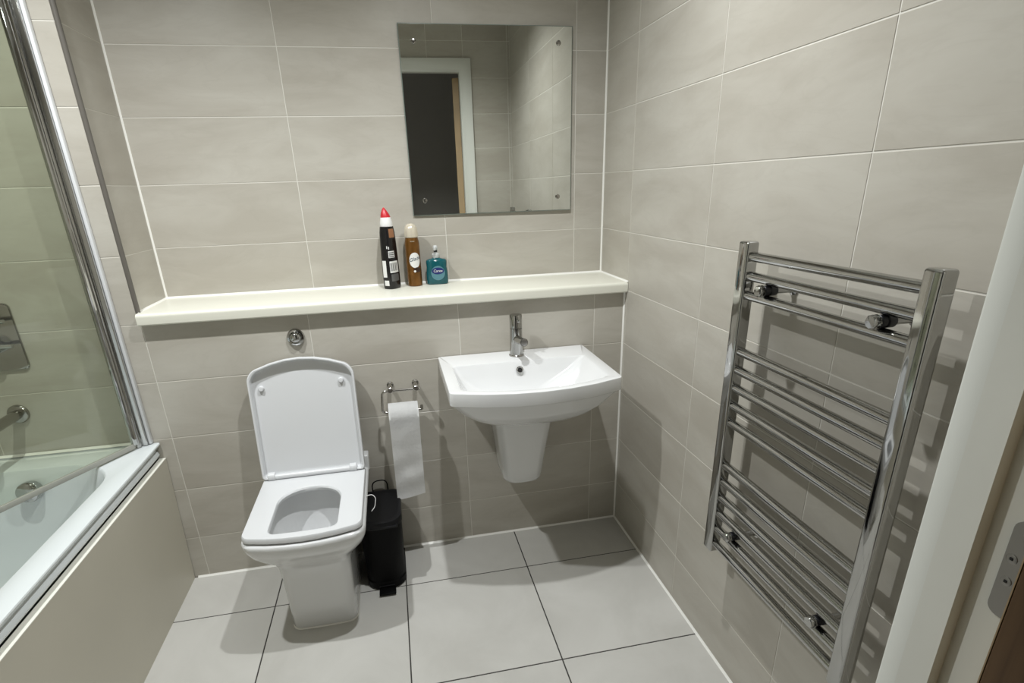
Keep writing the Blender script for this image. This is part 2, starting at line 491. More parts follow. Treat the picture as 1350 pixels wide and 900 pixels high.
DE = -1.6235                          # hinge edge of the open door
door = structure(emit('door_1', bbox(bmesh.new(), 1.255, 1.295, DE - .86, DE - .0012, .008, 1.985, .001, 1), M_WOOD, origin=(1.275, DE, 0)))
lip_ = emit('edge_lipping', bbox(bmesh.new(), 1.255, 1.295, DE - .001, DE, .008, 1.985, .001, 1), M_LIP, door)
DROT = math.radians(11)
door['label'] = 'brown wood veneer door standing open into the hall'
def turn(o):
    piv = Matrix.Translation((.020, 0, 0)) @ Matrix.Rotation(DROT, 4, 'Z') @ Matrix.Translation((-.020, 0, 0))
    o.data.transform(piv)
turn(door); turn(lip_)
def hinge(zc):
    pts = []
    y0, y1, h, r = -1.640, -1.5905, .098, .009
    bm = bmesh.new()
    ol = []
    for cy, cz, a0 in ((y1 - r, zc + h / 2 - r, 0), (y0, zc + h / 2, None), (y0, zc - h / 2, None), (y1 - r, zc - h / 2 + r, -PI / 2)):
        if a0 is None: ol.append((cy, cz))
        else:
            for i in range(6):
                a = a0 + PI / 2 * i / 5
                ol.append((cy + r * math.cos(a), cz + r * math.sin(a)))
    rings = [[Vector((x, y, z)) for y, z in ol] for x in (XS + .001, XS - .0022)]
    bloft(bm, rings)
    h_ = emit('hinge', bm, M_STEEL, door)
    for yy, zz in ((-1.5970, zc + .011), (-1.5985, zc - .012)):
        lathe('screw', [(.0048, -.001), (.0048, .0004), (.0030, .0010), (.0016, .0006), (.0001, .0006)], (XS - .0022, yy, zz), (-1, 0, 0), M_STEEL, h_, 14)
        lathe('screw_slot', [(.0017, .0), (.0017, .0013), (.0001, .0013)], (XS - .0022, yy, zz), (-1, 0, 0), M_DARK, h_, 4)
    tube('hinge_knuckle', [(XS - .006, -1.648, zc - h / 2), (XS - .006, -1.648, zc + h / 2)], .006, M_STEEL, h_, 12)
hinge(1.005); hinge(1.78); hinge(.22)

# ------------------------------------------------------------------ ceiling downlights
for i, (lx, ly) in enumerate(LAMPS):
    t = thing('ceiling_downlight', ['round white ceiling downlight above the bath edge', 'round white ceiling downlight nearer the basin'][i], 'light', (lx, ly, ZC), 'ceiling downlights')
    lathe('bezel', [(.030, -.001), (.030, -.006), (.041, -.006), (.043, -.003), (.043, 0.0)], (lx, ly, ZC), 'Z', M_WHITE, t, 32)
    ld = bpy.data.lights.new('downlight_bulb', 'SPOT'); ld.energy = LAMP_W * (1.0, .9)[i]; ld.color = LAMP_COL
    ld.shadow_soft_size = .022; ld.spot_size = math.radians(146); ld.spot_blend = 1.0
    lo = bpy.data.objects.new('downlight_bulb', ld); COL.objects.link(lo); lo.parent = t
    lo.location = (0, 0, LAMP_Z - ZC)

# ------------------------------------------------------------------ shelf
t = thing('wall_shelf', 'long cream bullnose shelf on top of the boxed-out wall under the mirror', 'shelf', (.8, .1, .962))
bm = bmesh.new()
prof = [(D - .001, .963), (-.024, .963), (-.028, .967)] + [(-.018 - .011 * math.sin(a), .989 + .011 * math.cos(a)) for a in [PI / 2 * (1 - i / 6) for i in range(7)]] + [(D - .001, 1.0)]
bloft(bm, [[Vector((x, y, z)) for y, z in prof] for x in (.0015, XR - .0015)])
emit('shelf_board', bm, M_SHELF, t)

# ------------------------------------------------------------------ mirror
MX0, MX1, MZ0, MZ1 = .885, 1.481, 1.243, 1.840
t = thing('wall_mirror', 'square frameless mirror screwed to the tiles above the shelf', 'mirror', ((MX0 + MX1) / 2, D - .004, MZ0))
box('backing', (MX0, MX1, D - .0085, D - .0035, MZ0, MZ1), M_MEDGE, t)
bm = bmesh.new()
y1, y0 = D - .0085, D - .0095; e = .0025
bloft(bm, [[Vector((x, y, z)) for x, z in ((MX0 + k, MZ0 + k), (MX1 - k, MZ0 + k), (MX1 - k, MZ1 - k), (MX0 + k, MZ1 - k))] for y, k in ((y1, .0018), (y0, .0022))])
emit('mirror_glass', bm, M_MIRROR, t, smooth=0)
for x, z in ((.934, 1.789), (1.431, 1.789), (1.429, 1.292), (.931, 1.294)):
    lathe('screw_cap', [(.0085, 0), (.0085, .002), (.007, .004), (.003, .005), (.0001, .005)], (x, D - .0095, z), (0, -1, 0), M_CHROME_D, t, 20)
t.rotation_euler = (math.radians(0.0), 0, math.radians(-0.40))
t.location.y -= .0012

# ------------------------------------------------------------------ toilet
TX = .457
t = thing('toilet', 'white back-to-wall toilet with squared seat and raised lid', 'toilet', (TX, -.2, 0))
def pr_(hw, yf, z, rf, bulge, yb=-.004, rb=.012): return rring(TX - hw, TX + hw, yb, yf, rb, rf, z, bulge)
rings = [pr_(.102, -.366, .001, .03, .004), pr_(.104, -.370, .006, .03, .005), pr_(.105, -.374, .10, .03, .006), pr_(.107, -.380, .20, .032, .008),
         pr_(.111, -.387, .250, .035, .010), pr_(.122, -.402, .280, .04, .013), pr_(.145, -.427, .310, .045, .018),
         pr_(.164, -.446, .340, .045, .024), pr_(.173, -.455, .365, .04, .030), pr_(.1765, -.458, .385, .035, .032),
         pr_(.1765, -.458, .394, .035, .032), pr_(.174, -.4555, .398, .034, .032), pr_(.170, -.451, .400, .033, .030)]
def hole(hw, yb, yf, z, rb, rf, bulge=.006): return rring(TX - hw, TX + hw, yb, yf, rb, rf, z, bulge)
rings += [hole(.132, -.16, -.432, .400, .10, .05), hole(.127, -.165, -.427, .397, .10, .05), hole(.128, -.165, -.428, .36, .10, .05),
          hole(.120, -.17, -.42, .31, .095, .06), hole(.095, -.185, -.385, .26, .08, .07), hole(.070, -.20, -.34, .215, .06, .06), hole(.055, -.205, -.31, .17, .05, .05)]
pan = loft('pan', rings, M_CER, t)
loft('bowl_water', [hole(.0765, -.196, -.352, .2265, .06, .06), hole(.0765, -.196, -.352, .2275, .06, .06)], M_WATER, t)
box('rear_upstand', (TX - .177, TX + .180, -.052, -.003, .385, .446), M_CER, t, bev=.006, seg=3)
# silicone line round the foot
lo_, li_ = pr_(.1055, -.3725, 0.0005, .03, .005), pr_(.1015, -.3660, .007, .03, .004)
loft('floor_sealant', [lo_, li_], M_SIL, pan, False, False)
# seat: outer outline, hole outline
def so(z, i): return rring(TX - .170 + i, TX + .170 - i, -.092 - i, -.452 + i, .012, .022, z, .030)
def si(z, i): return rring(TX - .098 - i, TX + .098 + i, -.190 + i, -.447 - i, .088, .024, z, .004)
rings = [so(.404, .003), so(.407, 0), so(.418, 0), so(.4225, .0025), so(.4235, .007), si(.4235, .006), si(.422, .001), si(.417, -.002), si(.408, -.001), si(.404, .003)]
bm = bmesh.new(); bloft(bm, rings + [rings[0]], False, False); bmesh.ops.remove_doubles(bm, verts=bm.verts[:], dist=1e-6)
seat = emit('seat', bm, M_PLAST, t)
for xx, yy in ((TX - .14, -.16), (TX + .14, -.16), (TX - .14, -.40), (TX + .14, -.40)):
    box('seat_buffer', (xx - .012, xx + .012, yy - .02, yy + .02, .399, .4055), M_PLAST, seat, bev=.001)
# lid: a tray standing up against the wall
LB = Vector((TX, -.098, .424)); tilt = math.radians(9.0)
ux, uv, uw = Vector((1, 0, 0)), Vector((0, math.sin(tilt), math.cos(tilt))), Vector((0, -math.cos(tilt), math.sin(tilt)))
def lid_ring(ins, w):
    hw, h, rt, r0, arch = .170 - ins, .366, .028, .012, .042
    base = rring(-hw, hw, -ins, -(h - ins), r0, rt, 0, arch)
    return [LB + ux * p.x + uv * (-p.y) + uw * w for p in base]
rings = [lid_ring(.010, -.012), lid_ring(.003, -.010), lid_ring(0, -.003), lid_ring(0, .016), lid_ring(.002, .0185), lid_ring(.005, .0185),
         lid_ring(.0075, .016), lid_ring(.010, -.004), lid_ring(.013, -.006), lid_ring(.02, -.006)]
lid = loft('lid', rings, M_PLAST, t)
for xx, vv_ in ((-.133, .312), (.124, .318)):
    c = LB + ux * xx + uv * vv_ + uw * (-.006)
    lathe('lid_buffer', [(.009, 0), (.009, .008), (.007, .011), (.0001, .0115)], c, uw, M_PLAST, lid, 16)
# hinge bar and blocks
tube('hinge_bar', [(TX - .138, -.108, .4325), (TX + .128, -.108, .4325)], .0095, M_PLAST, t, 14)
for xx in (TX - .140, TX + .130):
    lathe('hinge_block', [(.0125, -.012), (.0145, -.010), (.0145, .010), (.0125, .012)], (xx, -.106, .4345), 'X', M_PLAST, t, 16)

# wire clip hanging over the rim
pts = bend([(.6325, -.262, .4025), (.652, -.262, .404), (.661, -.266, .392), (.655, -.272, .362), (.643, -.276, .350)], .012, 5)
tube('rim_clip', pts, .0013, M_WCAP, None, 8, origin=(.645, -.266, .36))
c_ = bpy.data.objects['rim_clip']; tag(c_, 'thin white wire clip hooked over the toilet rim beside the bin', 'clip')

# flush button
t = thing('flush_button', 'round chrome flush button on the wall above the raised toilet lid', 'flush button', (.4525, 0, .886))
lathe('collar', [(.0285, 0.0), (.0285, .006), (.026, .010), (.021, .0115), (.019, .010), (.019, .004)], (.4525, 0, .886), (0, -1, 0), M_CHROME, t, 36)
lathe('push_dome', [(.0185, .003), (.0185, .011), (.0165, .0165), (.011, .021), (.005, .023), (.0001, .0232)], (.4525, 0, .886), (0, -1, 0), M_CHROME, t, 36)

# ------------------------------------------------------------------ pedal bin
BX = .659
t = thing('pedal_bin', 'black plastic pedal bin between the toilet and the wall-hung paper', 'bin', (BX, -.14, 0))
def bn(hw, yf, yb, z, bulge=.018): return rring(BX - hw, BX + hw, yb, yf, .03, .035, z, bulge)
loft('bin_body', [bn(.066, -.222, -.045, .001), bn(.069, -.226, -.042, .006), bn(.069, -.226, -.042, .028), bn(.0665, -.223, -.044, .032), bn(.0695, -.227, -.036, .15), bn(.0725, -.231, -.028, .252), bn(.0725, -.231, -.028, .256)], M_BLACK, t)
loft('bin_lid', [bn(.0725, -.231, -.026, .2575), bn(.0765, -.236, -.022, .259), bn(.0765, -.236, -.022, .278), bn(.0745, -.233, -.025, .2825), bn(.066, -.222, -.034, .2845), bn(.062, -.217, -.038, .2835)], M_BLACKLID, t)
box('lid_grip', (BX - .035, BX + .06, -.2555, -.238, .2605, .268), M_BLACKLID, t, bev=.003)
bm = bbox(bmesh.new(), BX - .028, BX + .030, -.282, -.235, .005, .013, .003, 2); emit('pedal', bm, M_BLACK, t)
box('pedal_rim', (BX - .026, BX + .028, -.251, -.2465, .020, .0235), M_BLACKLID, t, bev=.001)
pts = bend([(BX - .024, -.026, .255), (BX - .026, -.016, .318), (BX + .030, -.016, .322), (BX + .032, -.026, .255)], .024, 7)
tube('carry_handle', pts, .0024, M_BLACK, t, 8)

# ------------------------------------------------------------------ toilet roll and holder
t = thing('toilet_roll_holder', 'bent chrome wire toilet roll holder on the wall left of the basin', 'holder', (.785, 0, .67))
YB = -.060
bar = bend([(.842, YB, .685), (.712, YB, .685), (.706, YB, .6065), (.845, YB, .6065)], .016, 6)
tube('wire_bar', bar, .0042, M_CHROME_D, t, 12)
tube('bar_end', [(.843, YB, .6065), (.843, YB, .622)], .0052, M_CHROME_D, t, 12)
for x in (.741, .829):
    lathe('wall_post', [(.0115, 0), (.0115, .004), (.0075, .007), (.0075, .050), (.0095, .052), (.0095, .067), (.008, .0685), (.0001, .0685)], (x, 0, .689), (0, -1, 0), M_CHROME_D, t, 20)
RC = Vector((.778, -.058, .592 + .0))
t = thing('toilet_roll', 'white toilet roll with a long sheet hanging down', 'toilet roll', (.778, -.058, .594))
rr = .043; x0, x1 = .727, .830
bm = bmesh.new()
cy, cz = -.060, .594
prof = [(.019, x0), (rr - .002, x0), (rr, x0 + .002), (rr, x1 - .002), (rr - .002, x1), (.019, x1)]
rings = [[Vector((x, cy + r * math.cos(a), cz + r * math.sin(a))) for a in [2 * PI * i / 40 for i in range(40)]] for r, x in prof]
bloft(bm, rings + [rings[0]], False, False); bmesh.ops.remove_doubles(bm, verts=bm.verts[:], dist=1e-6)
roll = emit('paper_roll', bm, M_PAPER, t)
rings = [[Vector((x, cy + r * math.cos(a), cz + r * math.sin(a))) for a in [2 * PI * i / 24 for i in range(24)]] for r, x in ((.019, x0 + .0005), (.019, x1 - .0005), (.0175, x1 - .0005), (.0175, x0 + .0005), (.019, x0 + .0005))]
bm = bmesh.new(); bloft(bm, rings, False, False); emit('core', bm, M_CARD, t)
# hanging sheet: wraps over the roll then falls, slightly rippled
bm = bmesh.new(); NU, NV = 16, 46; grid = []
for j in range(NV + 1):
    s = j / NV; row = []
    for i in range(NU + 1):
        u = i / NU; x = x0 + .0005 + (x1 - x0 - .001) * u
        R2 = rr + .0009
        if s < .28:
            a = PI * .42 + (PI - PI * .42) * (s / .28)
            y, z = cy + R2 * math.cos(a), cz + R2 * math.sin(a)
        else:
            q = (s - .28) / .72
            L_ = .315 - .016 * u - (.008 if u < .08 else 0)
            z = cz - L_ * q
            y = cy - R2 - .004 * q + .0028 * q * math.sin(u * 5 + q * 9) + .002 * q * math.sin(q * 21 + u * 2)
            if q > .5: y -= .006 * math.exp(-(((u - .42) / .22) ** 2 + ((q - .72) / .09) ** 2))
            x += -.003 * q
        row.append(bm.verts.new((x, y, z)))
    grid.append(row)
for j in range(NV):
    for i in range(NU): bm.faces.new((grid[j][i], grid[j][i + 1], grid[j + 1][i + 1], grid[j + 1][i]))
bmesh.ops.solidify(bm, geom=bm.faces[:], thickness=.0006)
emit('hanging_sheet', bm, M_PAPER, t, smooth=80)

# ------------------------------------------------------------------ basin
BXL, BXR = .917, 1.456; BC = (BXL + BXR) / 2
t = thing('wash_basin', 'white ceramic wall basin with curved front and half pedestal', 'basin', (BC, 0, .305))
ZB = .775
def bo(i, z, yf=-.388, bulge=.060, rf=.012, yb=-.003, il=None):
    return rring(BXL + i, BXR - i, yb, yf + i * .55, .006, rf, z, bulge)
def bi(xl, xr, yb, yf, z, rb, rf, bulge): return rring(xl, xr, yb, yf, rb, rf, z, bulge)
rings = [bi(BC - .06, BC + .06, -.06, -.255, .612, .03, .05, .012), bi(BC - .115, BC + .115, -.03, -.30, .618, .04, .06, .018), bi(BC - .165, BC + .165, -.003, -.335, .635, .02, .07, .025),
         bi(BC - .205, BC + .205, -.003, -.358, .658, .012, .07, .035), bi(BC - .238, BC + .238, -.003, -.372, .687, .008, .06, .045), bi(BC - .255, BC + .255, -.003, -.376, .716, .006, .03, .054),
         bi(BC - .262, BC + .262, -.003, -.382, .7305, .006, .018, .058), bo(.0035, .7315, rf=.014), bo(.0006, .7335), bo(.000, .737), bo(0, .7715), bo(.001, .7742), bo(.0035, ZB),
         bi(.951, 1.422, -.128, -.372, ZB, .012, .012, .050), bi(.9535, 1.418, -.130, -.369, .7742, .012, .012, .050), bi(.956, 1.412, -.132, -.366, .771, .014, .014, .049),
         bi(.968, 1.368, -.142, -.352, .735, .025, .025, .044), bi(.992, 1.320, -.156, -.335, .705, .04, .04, .03), bi(1.02, 1.285, -.168, -.315, .684, .05, .05, .02), bi(1.07, 1.24, -.185, -.285, .673, .04, .04, .01), bi(1.15, 1.20, -.215, -.255, .669, .018, .018, .0)]
loft('bowl', rings, M_CER, t, smooth=32)
# half pedestal
PX = 1.192
def hp(hw, yf, z, rf=.035): return rring(PX - hw, PX + hw, -.003, yf, .006, rf, z, .012)
loft('half_pedestal', [hp(.060, -.120, .301, .03), hp(.069, -.131, .306), hp(.0735, -.138, .318), hp(.078, -.145, .36), hp(.088, -.160, .45), hp(.100, -.180, .55), hp(.110, -.195, .66)], M_CER, t)
oc = Vector((1.183, -.1455, .747)); od = Vector((0, -1, .3)).normalized()
ring_ = lathe('overflow_ring', [(.0125, -.002), (.0125, .002), (.0095, .0032), (.0080, .0025), (.0078, -.002)], oc, od, M_CHROME, t, 24)
lathe('overflow_hole', [(.0079, -.002), (.0079, .0012), (.0001, .0012)], oc, od, M_DARK, ring_, 20)
lathe('waste', [(.030, -.002), (.030, .002), (.026, .004), (.012, .005), (.0001, .0055)], (1.175, -.235, .670), 'Z', M_CHROME, t, 28)

# mixer tap
TXp, TYp = 1.191, -.062
t = thing('mixer_tap', 'chrome mixer tap on the back ledge of the basin', 'tap', (TXp, TYp, ZB))
lathe('tap_base', [(.0265, 0), (.0265, .004), (.0245, .006), (.0001, .006)], (TXp, TYp, ZB), 'Z', M_CHROME_D, t, 32)
lathe('tap_body', [(.0245, .005), (.0225, .03), (.0215, .095), (.0215, .098)], (TXp, TYp, ZB), 'Z', M_CHROME, t, 32)
tube('spout', [(TXp, TYp - .005, ZB + .060), (TXp + .003, TYp - .05, ZB + .066), (TXp + .006, TYp - .098, ZB + .071)], [.0145, .0140, .0135], M_CHROME, t, 24)
sp = lathe('aerator', [(.0118, -.004), (.0118, .0012), (.010, .002), (.0001, .002)], (TXp + .006, TYp - .0982, ZB + .071), Vector((.04, -1, .1)), M_STEEL, t, 24)
cap = lathe('lever_cap', [(.0205, .0985), (.0218, .100), (.0218, .143), (.0205, .1455), (.0001, .146)], (TXp, TYp, ZB), 'Z', M_CHROME, t, 32)
bm = bbox(bmesh.new(), TXp - .0045, TXp + .0045, TYp - .048, TYp - .015, ZB + .128, ZB + .136, .003, 2)
emit('lever', bm, M_CHROME, cap)

# ------------------------------------------------------------------ things on the shelf
ZS = 1.0
I3 = Matrix.Rotation(PI / 2, 3, 'X')       # text standing up, facing -y
def oval(cx, cy, hx, hy, z, n=32, p=2.6):
    out = []
    for i in range(n):
        a = 2 * PI * i / n; c, s = math.cos(a), math.sin(a)
        out.append(Vector((cx + hx * abs(c) ** (2 / p) * (1 if c >= 0 else -1), cy + hy * abs(s) ** (2 / p) * (1 if s >= 0 else -1), z)))
    return out
def patch(name, cx, cy, hx, hy, p, a0, a1, z0, z1, material, parent, off=.0006, n=8, taper=None, prev=None):
    """label lying on a superelliptic bottle wall between angles a0..a1"""
    bm = bmesh.new(); rows = []
    for z in (z0, z1):
        k = taper(z) if taper else 1
        row = []
        for i in range(n + 1):
            a = a0 + (a1 - a0) * i / n; c, s = math.cos(a), math.sin(a)
            x = (hx * k + off) * abs(c) ** (2 / p) * (1 if c >= 0 else -1); y = (hy * k + off) * abs(s) ** (2 / p) * (1 if s >= 0 else -1)
            row.append(bm.verts.new((cx + x, cy + y, z)))
        rows.append(row)
    for i in range(n): bm.faces.new((rows[0][i], rows[0][i + 1], rows[1][i + 1], rows[1][i]))
    bmesh.ops.solidify(bm, geom=bm.faces[:], thickness=-.0004)
    return emit(name, bm, material, parent)

# black bottle with the white and red cap, turned so that its corner faces the door
bx, by = .785, .172
t = thing('cleaner_bottle', 'tall black cleaner bottle with white collar and red pointed cap', 'bottle', (bx, by, ZS))
def bw(z):  # half width profile
    pts = [(0, .0285), (.006, .0305), (.05, .0306), (.11, .0295), (.16, .0280), (.195, .0265), (.210, .0245), (.215, .0230)]
    for (a, b), (c, d) in zip(pts, pts[1:]):
        if a <= z <= c: return b + (d - b) * (z - a) / (c - a)
    return pts[-1][1]
def rb_(z, k=1.0, p=3.2, rot=.95, n=36):
    out = []
    for i in range(n):
        a = 2 * PI * i / n; c, s = math.cos(a), math.sin(a)
        x = bw(z) * k * abs(c) ** (2 / p) * (1 if c >= 0 else -1); y = bw(z) * .80 * k * abs(s) ** (2 / p) * (1 if s >= 0 else -1)
        out.append(Vector((bx + x * math.cos(rot) - y * math.sin(rot), by + x * math.sin(rot) + y * math.cos(rot), ZS + z)))
    return out
loft('bottle_body', [rb_(z) for z in (.0005, .006, .05, .11, .16, .195, .212, .215)], M_BOTTLE, t)
def lab(name, f0, f1, z0, z1, material, off=.0006, parent=None):
    """label on the door side of the bottle, between width fractions f0..f1"""
    bm = bmesh.new(); rows = []; nz, m_ = 6, 8
    for j in range(nz + 1):
        z = z0 + (z1 - z0) * j / nz; ring = rb_(z, n=72)
        xs = [p.x for p in ring]; xa, xb = min(xs), max(xs); row = []
        for i in range(m_ + 1):
            x = xa + (xb - xa) * (f0 + (f1 - f0) * i / m_); best = None
            for p, q in zip(ring, ring[1:] + ring[:1]):
                if (p.x - x) * (q.x - x) <= 0 and p.x != q.x:
                    y = p.y + (q.y - p.y) * (x - p.x) / (q.x - p.x)
                    if best is None or y < best: best = y
            row.append(bm.verts.new((x, best - off, ZS + z)))
        rows.append(row)
    for a, b in zip(rows, rows[1:]):
        for i in range(m_): bm.faces.new((a[i], a[i + 1], b[i + 1], b[i]))
    for f in bm.faces: f.normal_update()
    r_ = bmesh.ops.extrude_face_region(bm, geom=bm.faces[:])
    for v in r_['geom']:
        if isinstance(v, bmesh.types.BMVert): v.co.y += off * .8
    return emit(name, bm, material, parent or t)
lab('label_tan', .60, .93, .178, .207, M_TAN)
l1 = lab('label_barcode', .46, .93, .058, .098, M_LABW)
for k in range(6): lab('barcode_bar', .50 + .068 * k, .50 + .068 * k + (.030 if k % 2 else .040), .064, .092, M_LABG, .0009, l1)
l2 = lab('label_icon', .44, .80, .110, .133, M_LABW)
for k in range(3): lab('icon_mark', .47, .77, .112 + .0067 * k, .1155 + .0067 * k, M_LABG, .0009, l2)
lab('label_grey', .50, .92, .028, .053, M_LABG)
lab('label_white', .04, .25, .042, .100, M_LABW)
lab('label_white', .08, .33, .0125, .031, M_LABW)
lab('label_print', .36, .41, .141, .150, M_LABW)
lab('label_print', .47, .52, .139, .148, M_LABW)
lathe('collar', [(.0215, .2148), (.0220, .217), (.0210, .230), (.0180, .243), (.0172, .2455)], (bx, by, ZS), 'Z', M_WCAP, t, 28)
bm = bmesh.new(); rings = []
for z, r, dx in ((.2450, .0174, 0), (.252, .0158, -.0008), (.261, .0122, -.002), (.269, .0080, -.003), (.275, .0042, -.0035), (.278, .0012, -.0036)):
    rings.append([Vector((bx + dx + r * math.cos(a), by + r * math.sin(a), ZS + z)) for a in [2 * PI * i / 24 for i in range(24)]])
bloft(bm, rings); emit('pointed_cap', bm, M_RED, t)

# air freshener can
cx, cyy = .869, .196
t = thing('spray_can', 'amber brown air freshener can with pearl cap', 'spray can', (cx, cyy, ZS))
CR = .0262
lathe('can_body', [(CR - .002, .0005), (CR, .003), (CR, .150), (CR - .001, .160), (CR - .003, .168), (CR - .004, .172)], (cx, cyy, ZS), 'Z', M_CAN, t, 40)
lathe('cap', [(CR - .0035, .1722), (CR - .002, .174), (CR - .002, .188), (CR - .004, .203), (CR - .009, .2145), (.010, .219), (.0001, .2205)], (cx, cyy, ZS), 'Z', M_PEARL, t, 36)
def disc_label(name, c, R, a_mid, zc, rx, rz, material, parent, off=.0006, n=28):
    """elliptic label wrapped on a cylinder of radius R"""
    bm = bmesh.new(); loops = []
    P_ = lambda a, z: (c[0] + (R + off) * math.cos(a), c[1] + (R + off) * math.sin(a), z)
    cv = bm.verts.new(P_(a_mid, zc))
    for k in (.25, .5, .75, 1.0):
        loops.append([bm.verts.new(P_(a_mid + rx * k * math.cos(2 * PI * i / n) / R, zc + rz * k * math.sin(2 * PI * i / n))) for i in range(n)])
    for i in range(n):
        i2 = (i + 1) % n
        bm.faces.new((cv, loops[0][i], loops[0][i2]))
        for a, b in zip(loops, loops[1:]): bm.faces.new((a[i], b[i], b[i2], a[i2]))
    return emit(name, bm, material, parent)
am = -PI / 2 + .18
wl = disc_label('label_white', (cx, cyy), CR, am, ZS + .094, .0205, .0270, M_LABW, t)
lt = text_mesh('label_lettering', 'Glade', .0175, (cx, cyy, ZS), Matrix.Identity(3), mat('ink_blue', (.02, .09, .16), .5), wl, .0002, .2)
for v in lt.data.vertices:      # wrap the flat text round the can
    tx_, tz_ = v.co.x, v.co.y
    a = am + tx_ / CR
    v.co = ((CR + .0011) * math.cos(a), (CR + .0011) * math.sin(a), .0985 + tz_ + tx_ * .25)
disc_label('label_brown', (cx, cyy), CR, am + .25, ZS + .060, .014, .009, M_BROWNLAB, t, .0008)
disc_label('label_dot', (cx, cyy), CR, am - .12, ZS + .055, .004, .004, M_LABW, t, .0010)
patch('label_strip', cx, cyy, CR - .0012, CR - .0012, 2, am - .45, am + .15, ZS + .1585, ZS + .1615, M_PEARL, t)

# soap dispenser
sx, sy = .9525, .207
t = thing('soap_dispenser', 'teal liquid soap bottle with clear pump', 'soap bottle', (sx, sy, ZS))
def sb(hx, hy, z): return oval(sx, sy, hx, hy, ZS + z, 40, 3.0)
loft('soap_body', [sb(.036, .021, .0005), sb(.0395, .0235, .004), sb(.0405, .024, .02), sb(.0395, .0235, .045), sb(.0370, .023, .062), sb(.0385, .0235, .080), sb(.0375, .0225, .086), sb(.034, .020, .0895), sb(.016, .013, .0935), sb(.0135, .0125, .0955)], M_TEAL, t)
lathe('pump_collar', [(.0135, .0955), (.0145, .097), (.0145, .108), (.012, .111), (.0105, .112)], (sx, sy, ZS), 'Z', M_PUMP, t, 24)
pc = lathe('pump_head', [(.0060, .112), (.0060, .124), (.0085, .126), (.0085, .136), (.0065, .139), (.0001, .1395)], (sx, sy, ZS), 'Z', M_PUMP, t, 20)
tube('pump_nozzle', [(sx, sy, ZS + .131), (sx - .003, sy - .018, ZS + .131), (sx - .005, sy - .030, ZS + .1275)], [.0058, .0050, .0042], M_PUMP, pc, 12)
lathe('nozzle_hole', [(.0062, .1155), (.0066, .1165), (.0066, .1215), (.0062, .1225)], (sx, sy, ZS), 'Z', M_LABK, pc, 16)
def flat_ell(name, x, z, rx, rz, y, material, parent, n=32, th=.0008):
    bm = bmesh.new()
    bloft(bm, [[Vector((x + rx * math.cos(a), yy, z + rz * math.sin(a))) for a in [2 * PI * i / n for i in range(n)]] for yy in (y + th, y)])
    return emit(name, bm, material, parent)
lf = flat_ell('label_teal', sx + .002, ZS + .042, .0255, .026, sy - .0246, M_LTEAL, t)
flat_ell('label_navy', sx + .002, ZS + .050, .0225, .0120, sy - .0252, M_NAVY, lf)
text_mesh('label_lettering', 'Carex', .0135, (sx + .002, sy - .0257, ZS + .050), I3, M_LABW, lf, .0004, .15)

# ------------------------------------------------------------------ heated towel rail
XFp, PD, PW = 1.538, .030, .034
YA, YBp = -.781, -1.266                 # outer faces of far / near post
ZT0, ZT1 = .415, 1.209
t = thing('heated_towel_rail', 'chrome ladder towel rail on the wall beside the doorway', 'towel rail', (XFp + .02, (YA + YBp) / 2, ZT0))
for ya, yb in ((YA, YA - PW), (YBp + PW, YBp)):
    box('post', (XFp, XFp + PD, yb, ya, ZT0, ZT1), M_CHROME, t, bev=.006, seg=4)
RZ = [1.178, 1.1365, 1.095, .966, .9215, .877, .8325, .788, .672, .626, .580, .534, .488, .442]
for z in RZ:
    tube('rung', [(XFp + .015, YA - PW + .002, z), (XFp + .015, YBp + PW - .002, z)], .0105, M_CHROME, t, 20)
for y, z in ((-.880, 1.1155), (-1.172, 1.1155), (-.884, .511), (-1.176, .511)):
    b = thing_b = lathe('wall_bracket', [(.013, 0.0), (.013, .004), (.0075, .006), (.0075, .060)], (XR, y, z), (-1, 0, 0), M_CHROME, t, 20)
    lathe('bracket_clamp', [(.0095, .045), (.0110, .048), (.0110, .060), (.0090, .0615), (.0090, .064), (.0110, .0655), (.0110, .074), (.0095, .0755)], (XR, y, z), (-1, 0, 0), M_LABK, b, 20)
    k = lathe('clamp_knob', [(.0095, .0755), (.0125, .077), (.0125, .086), (.0100, .089), (.0001, .0895)], (XR, y, z), (-1, 0, 0), M_CHROME, b, 8)

# ------------------------------------------------------------------ bath
t = thing('bathtub', 'white acrylic bathtub along the tiled wall', 'bathtub', (-.40, -.77, 0))
def bt(x0, x1, yb, yf, r, z): return rring(x0, x1, yb, yf, r, r, z, 0, 9, 8)
x0, x1, yb, yf = XL + .003, -.038, -.002, YF + .012
rings = [bt(x0 + .006, x1 - .024, yb, yf, .008, .510), bt(x0 + .004, x1 - .013, yb, yf, .008, .512), bt(x0 + .004, x1 - .010, yb, yf, .008, .518), bt(x0 + .004, x1 - .012, yb, yf, .008, .525), bt(x0 + .004, x1 - .018, yb, yf, .008, .531), bt(x0 + .004, x1 - .017, yb, yf, .008, .535), bt(x0, x1 - .002, yb, yf, .008, .553), bt(x0, x1, yb, yf, .009, .557), bt(x0 + .001, x1 - .001, yb, yf, .009, .5605), bt(x0 + .004, x1 - .004, yb - .003, yf + .003, .009, .562),
         bt(x0 + .052, -.100, -.112, yf + .09, .17, .562), bt(x0 + .055, -.103, -.115, yf + .093, .17, .5605), bt(x0 + .058, -.106, -.118, yf + .097, .17, .554),
         bt(x0 + .075, -.130, -.128, yf + .13, .15, .50), bt(x0 + .095, -.150, -.145, yf + .20, .15, .35), bt(x0 + .115, -.170, -.165, yf + .27, .14, .22), bt(x0 + .145, -.20, -.20, yf + .33, .12, .175), bt(x0 + .20, -.26, -.26, yf + .42, .10, .165)]
loft('tub', rings, M_ACR, t, cap0=False)
